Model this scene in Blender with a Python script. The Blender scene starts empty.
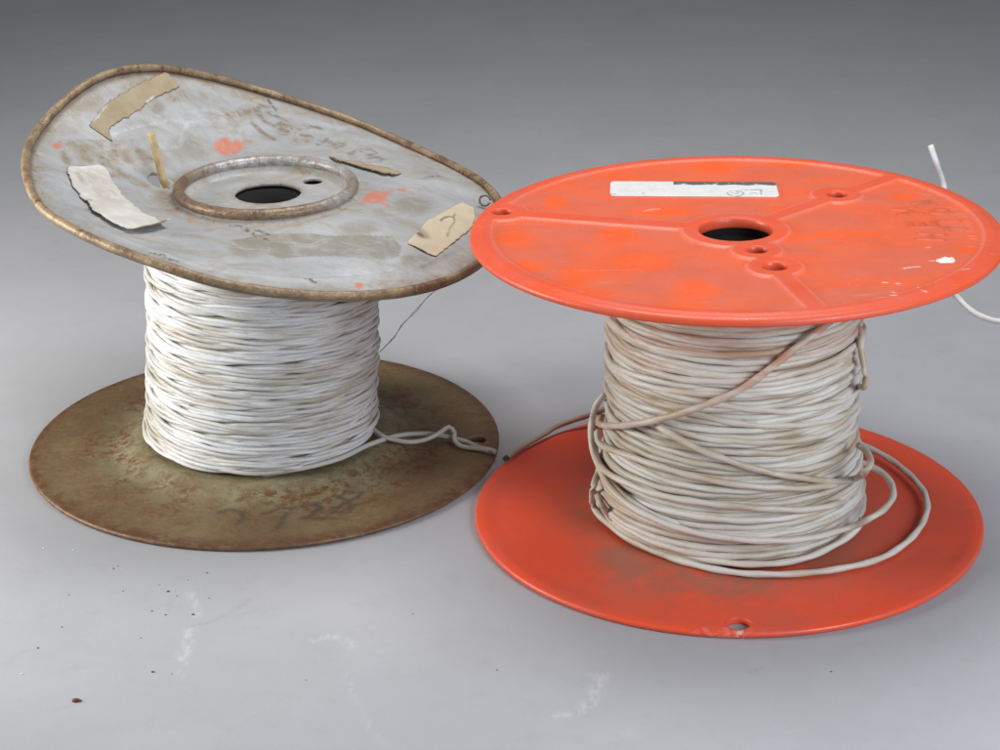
import bpy, math, random
import numpy as np
from mathutils import Matrix, Vector, geometry

random.seed(7)
rng = np.random.default_rng(7)
K = 0.135                      # metres per reel radius: everything below is laid out in reel radii
sc = bpy.context.scene
col = sc.collection

# ------------------------------------------------------------------ camera
CF, CP, CR, CH = 2249.0, 0.3989, -0.0152, 3.9948      # focal (px of a 1000 px wide frame), pitch, roll, height
fw = np.array([0, math.cos(CP), -math.sin(CP)])
rt0 = np.array([1.0, 0, 0]); up0 = np.cross(rt0, fw)
rt = math.cos(CR)*rt0 + math.sin(CR)*up0
up = -math.sin(CR)*rt0 + math.cos(CR)*up0
cd = bpy.data.cameras.new('camera'); cam = bpy.data.objects.new('camera', cd); col.objects.link(cam)
cd.sensor_width = 36; cd.lens = 36*CF/1000; cd.clip_start = 0.01; cd.clip_end = 100
m = Matrix.Identity(4)
for i in range(3):
    m[i][0] = rt[i]; m[i][1] = up[i]; m[i][2] = -fw[i]
m[2][3] = CH*K
cam.matrix_world = m
sc.camera = cam

# ------------------------------------------------------------------ light
sc.view_settings.view_transform = 'Standard'; sc.view_settings.look = 'None'
sc.view_settings.exposure = 0.0; sc.view_settings.gamma = 1.0
w = bpy.data.worlds.new('World'); sc.world = w; w.use_nodes = True
bg = w.node_tree.nodes['Background']
bg.inputs[0].default_value = (0.84, 0.90, 1.0, 1); bg.inputs[1].default_value = 0.16

def area(name, loc, target, size, energy, colr, sy=None):
    d = bpy.data.lights.new(name, 'AREA'); d.energy = energy; d.color = colr
    d.shape = 'RECTANGLE'; d.size = size*K; d.size_y = (sy or size)*K
    o = bpy.data.objects.new(name, d); col.objects.link(o)
    o.location = Vector(loc)*K
    v = (Vector(target)-Vector(loc))
    o.rotation_euler = v.to_track_quat('-Z', 'Y').to_euler()
    return o
area('softbox', (-5.9, 7.9, 2.2), (-0.9, 8.9, 0.4), 2.2, 7.4, (1.0, 0.985, 0.955))
area('overhead_lamp', (0.6, 9.2, 6.4), (0.5, 9.5, 0), 3.4, 5.7, (0.985, 0.985, 1.0))
area('window_light', (4.4, 2.8, 3.3), (0.9, 9.0, 0.4), 2.8, 7.3, (0.82, 0.90, 1.0))

# ------------------------------------------------------------------ placement helpers (units: reel radii)
XR, YR, HR, TB, TT, TXR, TYR = 0.893, 8.0135, 1.2092, 0.0271, 0.042, 0.0077, -0.0239
XL, YL, TL, RL = -1.0038, 8.7467, 0.0282, 0.9942
LCX, LZ = 0.062, 1.125
ORG_R = np.array([XR, YR, 0.0]); ORG_L = np.array([XL, YL, 0.0])

def ray(px):
    return np.array([0, 0, CH]), fw + rt*((px[0]-500)/CF) - up*((px[1]-375)/CF)
def onz(px, z):
    o, d = ray(px); t = (z-o[2])/d[2]; return o+t*d
def proj(P):
    v = np.asarray(P, float)-np.array([0, 0, CH]); d = v@fw
    return np.array([500+CF*(v@rt)/d, 375-CF*(v@up)/d])
def crop(x0, y0, s, pts): return [(x0+a/s, y0+b/s) for a, b in pts]
def sst(a, b, x):
    t = np.clip((x-a)/(b-a), 0, 1); return t*t*(3-2*t)

# smooth 1-D / 2-D value noise for shapes
def vnoise1(n, seed):
    r = np.random.default_rng(seed).uniform(-1, 1, 4096)
    x = np.asarray(n, float); i = np.floor(x).astype(int); f = x-i; f = f*f*(3-2*f)
    return r[i % 4096]*(1-f)+r[(i+1) % 4096]*f
def vnoise2(x, y, seed):
    r = np.random.default_rng(seed).uniform(-1, 1, (256, 256))
    x = np.asarray(x, float)+100; y = np.asarray(y, float)+100
    i = np.floor(x).astype(int); j = np.floor(y).astype(int); f = x-i; g = y-j
    f = f*f*(3-2*f); g = g*g*(3-2*g); i %= 255; j %= 255
    return (r[i, j]*(1-f)*(1-g)+r[i+1, j]*f*(1-g)+r[i, j+1]*(1-f)*g+r[i+1, j+1]*f*g)
def fbm(x, y, seed, octs=4):
    s = 0; a = 0.5
    for k in range(octs):
        s = s+a*vnoise2(x*2**k, y*2**k, seed+k); a *= 0.5
    return s

def polydist(X, Y, pts):
    d = np.full(X.shape, 9.0)
    for (ax, ay), (bx, by) in zip(pts[:-1], pts[1:]):
        vx, vy = bx-ax, by-ay; L = vx*vx+vy*vy+1e-12
        t = np.clip(((X-ax)*vx+(Y-ay)*vy)/L, 0, 1)
        d = np.minimum(d, np.hypot(X-ax-t*vx, Y-ay-t*vy))
    return d
def inpoly(X, Y, pts):
    r = np.zeros(X.shape, bool); n = len(pts)
    for i in range(n):
        ax, ay = pts[i]; bx, by = pts[(i+1) % n]
        if ay == by: continue
        c = ((ay > Y) != (by > Y)) & (X < (bx-ax)*(Y-ay)/(by-ay)+ax)
        r ^= c
    return r

# ------------------------------------------------------------------ object helpers
def tag(o, label=None, cat=None, group=None, kind=None):
    if label: o['label'] = label
    if cat: o['category'] = cat
    if group: o['group'] = group
    if kind: o['kind'] = kind
    return o
def empty(name, loc):
    o = bpy.data.objects.new(name, None); col.objects.link(o); o.location = Vector(loc)*K
    o.empty_display_size = 0.03
    return o
def obj(name, V, F, mat, parent=None, attrs=None, smooth=True, loc=None):
    V = np.asarray(V, float)*K
    me = bpy.data.meshes.new(name)
    me.from_pydata(V.tolist(), [], F)
    me.update()
    if smooth: me.polygons.foreach_set('use_smooth', [True]*len(me.polygons))
    for k, a in (attrs or {}).items():
        at = me.attributes.new(k, 'FLOAT', 'POINT'); at.data.foreach_set('value', np.asarray(a, np.float32))
    me.materials.append(mat)
    o = bpy.data.objects.new(name, me); col.objects.link(o)
    if parent: o.parent = parent
    if loc is not None: o.location = Vector(loc)*K
    return o

class MB:                                  # collects tubes into one mesh
    def __init__(s): s.V = []; s.F = []; s.A = {}; s.n = 0
    def add(s, V, F, **attrs):
        s.V.append(np.asarray(V)); s.F += [tuple(i+s.n for i in f) for f in F]; n = len(V); s.n += n
        for k, v in attrs.items(): s.A.setdefault(k, []).append(np.broadcast_to(np.asarray(v, float), (n,)))
    def build(s, name, mat, parent=None, **kw):
        return obj(name, np.concatenate(s.V), s.F, mat, parent, {k: np.concatenate(v) for k, v in s.A.items()}, **kw)

def smooth_path(P, step):
    P = np.asarray(P, float)               # Catmull-Rom resampled to even spacing
    Q = np.vstack([2*P[0]-P[1], P, 2*P[-1]-P[-2]]); out = []
    for i in range(1, len(Q)-2):
        p0, p1, p2, p3 = Q[i-1:i+3]
        for t in np.linspace(0, 1, 24, endpoint=False):
            out.append(0.5*(2*p1+(p2-p0)*t+(2*p0-5*p1+4*p2-p3)*t*t+(3*p1-p0-3*p2+p3)*t**3))
    out.append(P[-1]); out = np.array(out)
    s = np.concatenate([[0], np.cumsum(np.linalg.norm(np.diff(out, axis=0), axis=1))])
    n = max(3, int(s[-1]/step)+1); u = np.linspace(0, s[-1], n)
    return np.stack([np.interp(u, s, out[:, k]) for k in range(3)], 1)

def tube(path, r, sides=8, lobe=0.0, lay=0.2, phase=0.0, closed=False, caps=True):
    P = np.asarray(path, float); n = len(P)
    T = np.gradient(P, axis=0)
    if closed: T = np.roll(P, -1, 0)-np.roll(P, 1, 0)
    T /= np.linalg.norm(T, axis=1)[:, None]+1e-12
    ref = np.array([0, 0, 1.0])
    A = np.cross(np.broadcast_to(ref, T.shape), T)
    ln = np.linalg.norm(A, axis=1)[:, None]
    A = np.where(ln > 0.15, A/np.maximum(ln, 1e-9), np.cross(np.broadcast_to([0.3, 0.9, 0.1], T.shape), T))
    A /= np.linalg.norm(A, axis=1)[:, None]
    B = np.cross(T, A)
    s = np.concatenate([[0], np.cumsum(np.linalg.norm(np.diff(P, axis=0), axis=1))])
    ph = np.arange(sides)*2*np.pi/sides
    R = np.broadcast_to(np.asarray(r, float).reshape(-1, 1), (n, sides)).copy()
    if lobe: R = R*(1+lobe*np.cos(2*(ph[None, :]-s[:, None]*2*np.pi/lay-phase)))
    V = (P[:, None, :]+R[..., None]*(np.cos(ph)[None, :, None]*A[:, None, :]+np.sin(ph)[None, :, None]*B[:, None, :])).reshape(-1, 3)
    F = []
    m = n if closed else n-1
    for i in range(m):
        a = i*sides; b = ((i+1) % n)*sides
        for k in range(sides):
            k2 = (k+1) % sides
            F.append((a+k, b+k, b+k2, a+k2))
    if caps and not closed:
        F.append(tuple(range(sides))); F.append(tuple((n-1)*sides+k for k in reversed(range(sides))))
    return V, F

# ------------------------------------------------------------------ flat plates with holes, as a fine triangulated sheet
def sheet(R, holes, sp):
    nb = int(2*math.pi*R/sp); th = np.arange(nb)*2*math.pi/nb
    loops = [np.stack([R*np.cos(th), R*np.sin(th)], 1)]
    for hx, hy, hr in holes:
        k = max(28, int(2*math.pi*hr/(sp*0.7))); t = np.arange(k)*2*math.pi/k
        loops.append(np.stack([hx+hr*np.cos(t), hy+hr*np.sin(t)], 1))
    xs = np.arange(-R, R, sp); ys = np.arange(-R, R, sp*0.866)
    X, Y = np.meshgrid(xs, ys); X = X+(np.arange(len(ys)) % 2)[:, None]*sp/2
    X = X.ravel(); Y = Y.ravel(); rr = np.random.default_rng(3)
    X = X+rr.uniform(-.12, .12, X.shape)*sp; Y = Y+rr.uniform(-.12, .12, X.shape)*sp
    ok = np.hypot(X, Y) < R-sp*0.6
    for hx, hy, hr in holes: ok &= np.hypot(X-hx, Y-hy) > hr+sp*0.5
    pts = np.concatenate(loops+[np.stack([X[ok], Y[ok]], 1)])
    edges = []; n = 0
    for L in loops:
        edges += [(n+i, n+(i+1) % len(L)) for i in range(len(L))]; n += len(L)
    v, e, f, *_ = geometry.delaunay_2d_cdt([Vector(p) for p in pts.tolist()], edges, [], 1, 1e-7)
    v = np.array([(a[0], a[1]) for a in v]); F = np.array([list(t) for t in f if len(t) == 3])
    c = v[F].mean(1); keep = np.ones(len(F), bool)
    for hx, hy, hr in holes: keep &= np.hypot(c[:, 0]-hx, c[:, 1]-hy) > hr*0.995
    F = F[keep]
    a, b, cc = v[F[:, 0]], v[F[:, 1]], v[F[:, 2]]
    ar = (b[:, 0]-a[:, 0])*(cc[:, 1]-a[:, 1])-(b[:, 1]-a[:, 1])*(cc[:, 0]-a[:, 0])
    F[ar < 0] = F[ar < 0][:, ::-1]
    return v, F

def plate(v, F, ztop, zbot, bulge_out, bulge_in, warp=None, rings=5):
    """close a sheet into a plate: top, underside and rounded walls on every free edge; returns V, faces, index of the sheet vertex each vertex came from"""
    n = len(v); cnt = {}
    for t in F:
        for i in range(3):
            cnt[(t[i], t[(i+1) % 3])] = 1
    bd = [(a, b) for (a, b) in cnt if (b, a) not in cnt]
    bv = sorted({a for a, _ in bd}); idx = {a: i for i, a in enumerate(bv)}
    nx = np.zeros((len(bv), 2))
    for a, b in bd:
        d = v[b]-v[a]; q = np.array([d[1], -d[0]]); q /= np.linalg.norm(q)+1e-12
        nx[idx[a]] += q; nx[idx[b]] += q
    nx /= np.linalg.norm(nx, axis=1)[:, None]
    bvv = v[bv]; outer = np.sum(nx*bvv, 1) > 0
    outer &= np.hypot(bvv[:, 0], bvv[:, 1]) > np.hypot(v[:, 0], v[:, 1]).max()-1e-3
    blg = np.where(outer, bulge_out, bulge_in)
    V = [np.column_stack([v, ztop]), np.column_stack([v, zbot])]; src = [np.arange(n), np.arange(n)]
    faces = [tuple(t) for t in F.tolist()]+[(t[0]+n, t[2]+n, t[1]+n) for t in F.tolist()]
    base = 2*n; nb = len(bv)
    for k in range(1, rings):
        a = math.pi*k/rings
        p = bvv+nx*(blg*math.sin(a))[:, None]
        f = (1-math.cos(a))/2
        V.append(np.column_stack([p, ztop[bv]*(1-f)+zbot[bv]*f])); src.append(np.array(bv))
    for a, b in bd:
        ia, ib = idx[a], idx[b]
        la = [a]+[base+k*nb+ia for k in range(rings-1)]+[a+n]
        lb = [b]+[base+k*nb+ib for k in range(rings-1)]+[b+n]
        for k in range(rings):
            faces.append((la[k], la[k+1], lb[k+1], lb[k]))
    return np.concatenate(V), faces, np.concatenate(src)

# ------------------------------------------------------------------ material helpers
class NT:
    def __init__(s, name):
        s.m = bpy.data.materials.new(name); s.m.use_nodes = True; s.t = s.m.node_tree
        s.b = s.t.nodes['Principled BSDF']
        tc = s.t.nodes.new('ShaderNodeTexCoord'); mp = s.t.nodes.new('ShaderNodeMapping')
        mp.inputs['Scale'].default_value = (1/K,)*3
        s.t.links.new(tc.outputs['Object'], mp.inputs['Vector']); s.co = mp.outputs['Vector']
    def L(s, a, b): s.t.links.new(a, b)
    def put(s, sock, v):
        if hasattr(v, 'is_output'): s.L(v, sock)
        else: sock.default_value = v
    def noise(s, scale, detail=4, rough=0.6, stretch=None, dist=0.0):
        n = s.t.nodes.new('ShaderNodeTexNoise'); n.inputs['Scale'].default_value = scale
        n.inputs['Detail'].default_value = detail; n.inputs['Roughness'].default_value = rough
        n.inputs['Distortion'].default_value = dist
        if stretch:
            mp = s.t.nodes.new('ShaderNodeMapping'); mp.inputs['Scale'].default_value = stretch[0]
            mp.inputs['Rotation'].default_value = (0, 0, stretch[1]); s.L(s.co, mp.inputs['Vector']); s.L(mp.outputs[0], n.inputs['Vector'])
        else: s.L(s.co, n.inputs['Vector'])
        return n.outputs['Fac']
    def attr(s, name):
        n = s.t.nodes.new('ShaderNodeAttribute'); n.attribute_name = name; return n.outputs['Fac']
    def math(s, op, a, b=0.0, clamp=False):
        n = s.t.nodes.new('ShaderNodeMath'); n.operation = op; n.use_clamp = clamp
        s.put(n.inputs[0], a); s.put(n.inputs[1], b); return n.outputs[0]
    def ramp(s, x, a, b, lo=0.0, hi=1.0):
        n = s.t.nodes.new('ShaderNodeMapRange'); n.interpolation_type = 'SMOOTHSTEP'
        s.L(x, n.inputs['Value'])
        for k, v in zip(('From Min', 'From Max', 'To Min', 'To Max'), (a, b, lo, hi)): n.inputs[k].default_value = v
        return n.outputs['Result']
    def mix(s, f, a, b):
        n = s.t.nodes.new('ShaderNodeMix'); n.data_type = 'RGBA'
        s.put(n.inputs['Factor'], f)
        for sock, v in ((n.inputs[6], a), (n.inputs[7], b)):
            if hasattr(v, 'is_output'): s.L(v, sock)
            else: sock.default_value = (*v, 1)
        return n.outputs[2]
    def bump(s, h, strength, dist=0.02):
        n = s.t.nodes.new('ShaderNodeBump'); n.inputs['Strength'].default_value = strength
        n.inputs['Distance'].default_value = dist*K; s.L(h, n.inputs['Height'])
        s.L(n.outputs[0], s.b.inputs['Normal'])
    def out(s, color, rough=0.5, metal=0.0, spec=0.5):
        if hasattr(color, 'is_output'): s.L(color, s.b.inputs['Base Color'])
        else: s.b.inputs['Base Color'].default_value = (*color, 1)
        s.put(s.b.inputs['Roughness'], rough); s.put(s.b.inputs['Metallic'], metal)
        s.b.inputs['Specular IOR Level'].default_value = spec
        return s.m

def mat_paper():
    n = NT('grey_paper')
    c = n.mix(n.ramp(n.noise(1.3, 5), .3, .7), (.362, .362, .372), (.388, .388, .398))
    c = n.mix(n.math('MULTIPLY', n.ramp(n.noise(7, 6, .75), .48, .75), .3), c, (.31, .305, .30))
    c = n.mix(n.math('MULTIPLY', n.ramp(n.noise(85, 4, .7), .60, .72), .35), c, (.26, .255, .25))
    c = n.mix(n.math('MULTIPLY', n.attr('chalk'), n.ramp(n.noise(38, 4, .7, ((1, .45, 1), .5)), .38, .62), True), c, (.72, .72, .71))
    c = n.mix(n.math('MULTIPLY', n.attr('smudge'), n.ramp(n.noise(50, 3), .3, .6), True), c, (.20, .19, .19))
    n.bump(n.noise(140, 2), .06)
    return n.out(c, .75, 0, .25)

def mat_redtop():
    n = NT('dusty_red_plastic')
    dust = n.ramp(n.noise(2.6, 5, .55, ((1, 2.2, 1), .3), .4), .36, .60)
    fine = n.ramp(n.noise(22, 4, .7), .35, .7)
    clean = n.attr('clean')
    d = n.math('MULTIPLY', n.math('ADD', n.math('MULTIPLY', dust, .55), .40), n.math('SUBTRACT', 1.0, n.math('MULTIPLY', clean, n.ramp(n.noise(7, 4), .22, .42)), True))
    c = n.mix(d, (.82, .105, .016), (.63, .128, .066))
    c = n.mix(n.math('MULTIPLY', fine, .22), c, (.60, .115, .055))
    c = n.mix(n.math('MULTIPLY', n.attr('edge'), .8), c, (.70, .072, .026))
    sp = n.ramp(n.noise(75, 2, .5), .70, .78)
    c = n.mix(n.math('MULTIPLY', sp, .35), c, (.80, .50, .42))
    c = n.mix(n.math('MULTIPLY', n.attr('white'), n.ramp(n.noise(45, 3, .6), .30, .42), True), c, (.82, .80, .76))
    c = n.mix(n.math('MULTIPLY', n.attr('dark'), .7), c, (.22, .03, .015))
    for st, ro in (((.05, 1, 1), .7), ((.06, 1, 1), 2.3), ((.04, 1, 1), -.25)):
        c = n.mix(n.math('MULTIPLY', n.math('MULTIPLY', n.ramp(n.noise(70, 2, .5, (st, ro)), .68, .76), n.ramp(n.noise(3.1, 3), .42, .6)), .32), c, (.74, .36, .28))
    n.bump(n.noise(90, 3), .05)
    return n.out(c, n.ramp(n.noise(5, 4), .3, .7, .36, .52), 0, .45)

def mat_redbot():
    n = NT('red_plastic')
    c = n.mix(n.ramp(n.noise(2.0, 4), .35, .65), (.78, .082, .030), (.66, .088, .044))
    c = n.mix(n.math('MULTIPLY', n.ramp(n.noise(18, 4, .7), .45, .75), .25), c, (.42, .10, .055))
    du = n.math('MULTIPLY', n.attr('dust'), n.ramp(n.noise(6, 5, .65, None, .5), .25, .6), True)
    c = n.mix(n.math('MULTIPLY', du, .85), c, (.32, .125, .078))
    c = n.mix(n.math('MULTIPLY', n.attr('white'), n.ramp(n.noise(45, 3, .6), .45, .6), True), c, (.72, .55, .48))
    for st, ro in (((.05, 1, 1), .4), ((.06, 1, 1), 1.9)):
        c = n.mix(n.math('MULTIPLY', n.math('MULTIPLY', n.ramp(n.noise(70, 2, .5, (st, ro)), .68, .76), n.ramp(n.noise(3.1, 3), .42, .6)), .25), c, (.70, .30, .22))
    n.bump(n.noise(60, 3), .04)
    return n.out(c, n.ramp(n.noise(4, 4), .3, .7, .33, .5), 0, .45)

def mat_zinc():
    n = NT('stained_grey_metal')
    c = n.mix(n.ramp(n.noise(3.0, 5, .6, ((1, 1.8, 1), .5), .8), .3, .7), (.355, .353, .348), (.43, .428, .42))
    st = n.math('ADD', n.math('MULTIPLY', n.ramp(n.noise(4.0, 9, .80, ((1, 1.5, 1), -.4), .9), .46, .64), .75), n.math('MULTIPLY', n.attr('rust'), n.ramp(n.noise(11, 5, .7, None, .6), .32, .6)), True)
    c = n.mix(n.math('MULTIPLY', st, .8), c, (.30, .245, .165))
    c = n.mix(n.math('MULTIPLY', n.attr('rust'), n.ramp(n.noise(17, 4, .7, None, .8), .54, .68), True), c, (.22, .125, .060))
    c = n.mix(n.math('MULTIPLY', n.attr('residue'), n.ramp(n.noise(7, 7, .8, None, .9), .28, .54, .15, .95), True), c, (.255, .23, .18))
    c = n.mix(n.math('MULTIPLY', n.attr('pale'), n.ramp(n.noise(20, 5, .75), .36, .66, 0, .6), True), c, (.60, .62, .64))
    sc_ = n.ramp(n.noise(16, 3, .6, ((.25, 3.2, 1), .55)), .62, .72)
    c = n.mix(n.math('MULTIPLY', sc_, .28), c, (.56, .57, .58))
    c = n.mix(n.math('MULTIPLY', n.attr('mark'), n.ramp(n.noise(26, 3, .7), .33, .6), True), c, (.21, .17, .125))
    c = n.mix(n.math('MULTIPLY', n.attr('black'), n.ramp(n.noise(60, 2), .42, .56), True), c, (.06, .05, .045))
    c = n.mix(n.math('MULTIPLY', n.attr('orange'), n.ramp(n.noise(20, 4, .7), .28, .5), True), c, (.56, .19, .11))
    c = n.mix(n.math('MULTIPLY', n.attr('edge'), .8), c, (.115, .08, .055))  # contact shade by the rolled rim, painted as a dark brown band
    n.bump(n.noise(9, 5, .6), .16, .03)
    return n.out(c, n.ramp(n.noise(6, 5), .3, .7, .50, .68), .10, .45)

def mat_bead():
    n = NT('rusty_rim')
    c = n.mix(n.ramp(n.noise(9, 5, .65), .35, .65), (.20, .125, .066), (.34, .245, .14))
    c = n.mix(n.ramp(n.noise(13, 5, .7, None, .5), .53, .66), c, (.145, .068, .038))
    c = n.mix(n.math('MULTIPLY', n.ramp(n.noise(70, 5, .8), .54, .68), .6), c, (.46, .39, .28))
    n.bump(n.noise(45, 4), .35, .02)
    return n.out(c, .5, .25, .5)

def mat_ring():
    n = NT('rusty_hub_ring')
    c = n.mix(n.ramp(n.noise(10, 5, .7), .35, .65), (.19, .115, .068), (.28, .195, .12))
    c = n.mix(n.ramp(n.noise(14, 5, .75, None, .5), .50, .66), c, (.15, .085, .065))
    c = n.mix(n.math('MULTIPLY', n.ramp(n.noise(60, 5, .8), .54, .68), .5), c, (.45, .40, .32))
    f = n.math('MULTIPLY', n.attr('silver'), n.ramp(n.noise(26, 7, .85), .30, .62), True)
    c = n.mix(f, c, (.44, .44, .43))
    n.bump(n.noise(40, 4), .3, .02)
    return n.out(c, .42, .3, .5)

def mat_brown():
    n = NT('rusted_brown_metal')
    c = n.mix(n.ramp(n.noise(2.2, 5, .6, None, .5), .33, .66), (.235, .170, .080), (.18, .118, .058))
    c = n.mix(n.math('MULTIPLY', n.ramp(n.noise(9, 7, .8, ((1, 1.4, 1), .3), .6), .48, .66), .7), c, (.20, .105, .048))
    c = n.mix(n.math('MULTIPLY', n.attr('green'), n.ramp(n.noise(7, 5, .65, None, .4), .25, .6)), c, (.31, .285, .17))
    c = n.mix(n.math('MULTIPLY', n.attr('rust'), n.math('MULTIPLY', n.ramp(n.noise(24, 6, .8, None, .3), .44, .58), n.ramp(n.noise(4, 4, .6), .33, .55)), True), c, (.17, .072, .028))
    c = n.mix(n.math('MULTIPLY', n.ramp(n.noise(46, 5, .85), .55, .66), .65), c, (.10, .052, .024))
    c = n.mix(n.math('MULTIPLY', n.ramp(n.noise(33, 5, .85), .56, .68), .45), c, (.33, .27, .155))
    c = n.mix(n.math('MULTIPLY', n.attr('edge'), n.ramp(n.noise(22, 4, .7), .35, .62, .3, 1.0), True), c, (.125, .055, .026))
    c = n.mix(n.math('MULTIPLY', n.attr('mark'), n.ramp(n.noise(30, 3, .7), .28, .6, .15, .8), True), c, (.075, .062, .05))
    n.bump(n.noise(40, 5, .7), .15, .02)
    return n.out(c, n.ramp(n.noise(8, 5), .3, .7, .40, .62), .2, .5)

def mat_wire(name, base, dirty, red=None):
    n = NT(name)
    f = n.math('ADD', n.math('MULTIPLY', n.ramp(n.noise(3.2, 3, .55, ((1, 1, 4.5), 0), .2), .42, .70), .75), n.attr('dirt'), True)
    c = n.mix(f, base, dirty)
    c = n.mix(n.math('MULTIPLY', n.ramp(n.noise(30, 4, .7), .52, .72), .2), c, tuple(x*.7 for x in dirty))
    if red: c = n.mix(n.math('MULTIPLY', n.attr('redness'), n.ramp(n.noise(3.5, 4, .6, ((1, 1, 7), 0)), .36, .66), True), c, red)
    n.bump(n.noise(60, 3), .06)
    return n.out(c, .45, 0, .4)

def mat_plain(name, c1, c2, scale=20, rough=.6, metal=0, marks=None):
    n = NT(name)
    c = n.mix(n.ramp(n.noise(scale, 5, .65), .35, .65), c1, c2)
    for a, cc in (marks or {}).items():
        c = n.mix(n.math('MULTIPLY', n.attr(a), n.ramp(n.noise(scale*2.2, 3, .7), .3, .52), True), c, cc)
    n.bump(n.noise(scale*2, 4), .12)
    return n.out(c, rough, metal, .35)

M = dict(paper=mat_paper(), redtop=mat_redtop(), redbot=mat_redbot(), zinc=mat_zinc(), bead=mat_bead(), ring=mat_ring(), brown=mat_brown(),
         wl=mat_wire('white_wire', (.66, .662, .655), (.44, .40, .32)),
         wr=mat_wire('dirty_white_wire', (.60, .58, .525), (.42, .34, .235), (.45, .24, .17)),
         tape=mat_plain('brown_tape', (.34, .265, .16), (.39, .31, .20), 12, .7, 0, dict(mark=(.10, .07, .04), white=(.66, .62, .54))),
         tag=mat_plain('tan_paper', (.56, .47, .32), (.60, .52, .37), 12, .8, 0, dict(mark=(.09, .07, .05), brown=(.25, .17, .09))),
         label=mat_plain('white_paper', (.70, .68, .63), (.62, .59, .53), 10, .7, 0, dict(grime=(.42, .35, .26), mark=(.30, .30, .30), brown=(.24, .16, .09))),
         white=mat_plain('printed_label', (.66, .65, .63), (.61, .60, .58), 14, .6, 0, dict(mark=(.13, .13, .14), grey=(.45, .45, .46), band=(.10, .10, .105))),
         wood=mat_plain('pale_wood', (.55, .42, .22), (.44, .31, .14), 16, .6),
         core=mat_plain('core_shade', (.004, .0035, .003), (.006, .005, .004), 10, .8),  # near-black colour stands in for the darkness down the hub holes
         steel=mat_plain('dull_steel', (.16, .15, .14), (.22, .20, .18), 20, .45, .6),
         thread=mat_plain('thin_grey_wire', (.8, .8, .82), (.85, .85, .87), 20, .3),
         crumb=mat_plain('dark_crumb', (.05, .045, .04), (.08, .06, .05), 50, .8),
         pale=mat_plain('pale_crumb', (.75, .75, .73), (.7, .7, .68), 50, .8),
         chip=mat_plain('red_chip', (.20, .035, .03), (.10, .03, .025), 60, .7))

# ------------------------------------------------------------------ the grey paper the reels stand on, sweeping up behind them
def build_floor():
    prof = [(y, 0.0) for y in np.concatenate([np.linspace(-1, 5.4, 8), np.arange(5.5, 7.9, .018), np.linspace(8, 18.8, 36)])]
    Rc = 4.0; y0 = 19.0
    for a in np.linspace(0, 80, 24): prof.append((y0+Rc*math.sin(math.radians(a)), Rc*(1-math.cos(math.radians(a)))))
    ye, ze = prof[-1]; c, s = math.cos(math.radians(80)), math.sin(math.radians(80))
    prof += [(ye+c*t, ze+s*t) for t in (2, 5, 9)]
    xs = np.concatenate([np.linspace(-16, -2.2, 14), np.arange(-2.15, 2.15, .018), np.linspace(2.2, 16, 14)])
    prof = np.array(prof); ny, nx = len(prof), len(xs)
    X = np.tile(xs, ny); Y = np.repeat(prof[:, 0], nx); Z = np.repeat(prof[:, 1], nx)
    F = [(j*nx+i, j*nx+i+1, (j+1)*nx+i+1, (j+1)*nx+i) for j in range(ny-1) for i in range(nx-1)]
    chalk = np.zeros(len(X)); smu = np.zeros(len(X))
    near = (Y < 7.95) & (abs(X) < 2.2)
    def stroke(arr, pts, wd, a):
        q = [tuple(onz(p, 0)[:2]) for p in pts]
        d = polydist(X[near], Y[near], q)
        arr[near] = np.maximum(arr[near], .42*a*(1-sst(wd*.1, wd, d)))
    c2 = lambda pts: crop(0, 540, 2.174, pts)
    c1 = lambda pts: crop(460, 480, 1.852, pts)
    stroke(chalk, c2([(410, 110), (422, 135), (430, 165)]), .022, .7)
    stroke(chalk, c2([(412, 195), (408, 230), (395, 260)]), .035, .7)
    stroke(chalk, c2([(405, 265), (388, 300)]), .03, .35)
    stroke(chalk, c2([(683, 218), (712, 208), (745, 215), (765, 232)]), .025, .6)
    stroke(chalk, c2([(755, 290), (770, 345), (800, 400), (835, 450)]), .02, .25)
    stroke(chalk, c1([(265, 360), (250, 390), (240, 415)]), .04, .65)
    stroke(chalk, c1([(180, 435), (215, 435), (235, 415)]), .03, .55)
    stroke(chalk, c1([(220, 360), (268, 362)]), .03, .35)
    stroke(chalk, c1([(300, 465), (325, 472)]), .03, .25)
    stroke(chalk, c1([(925, 250), (965, 285)]), .02, .25)
    stroke(smu, c2([(545, 128), (515, 150), (470, 175), (410, 190)]), .020, .5)
    stroke(smu, c2([(600, 150), (550, 155), (520, 165)]), .03, .25)
    stroke(smu, c2([(372, 110), (368, 160)]), .015, .3)
    stroke(smu, c2([(362, 180), (370, 225)]), .015, .25)
    stroke(smu, c2([(115, 370), (155, 360)]), .02, .35)
    stroke(smu, c2([(50, 243), (80, 235)]), .015, .4)
    stroke(smu, c2([(200, 160), (212, 155)]), .015, .4)
    stroke(smu, c2([(525, 188), (560, 192)]), .018, .35)
    stroke(smu, c1([(538, 355), (556, 352)]), .03, .5)
    stroke(smu, c1([(400, 455), (412, 452)]), .02, .3)
    o = obj('backdrop', np.column_stack([X, Y, Z]), F, M['paper'], None, dict(chalk=chalk, smudge=smu))
    tag(o, 'grey paper tabletop that runs back behind both reels', 'backdrop', kind='structure')
build_floor()

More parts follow.
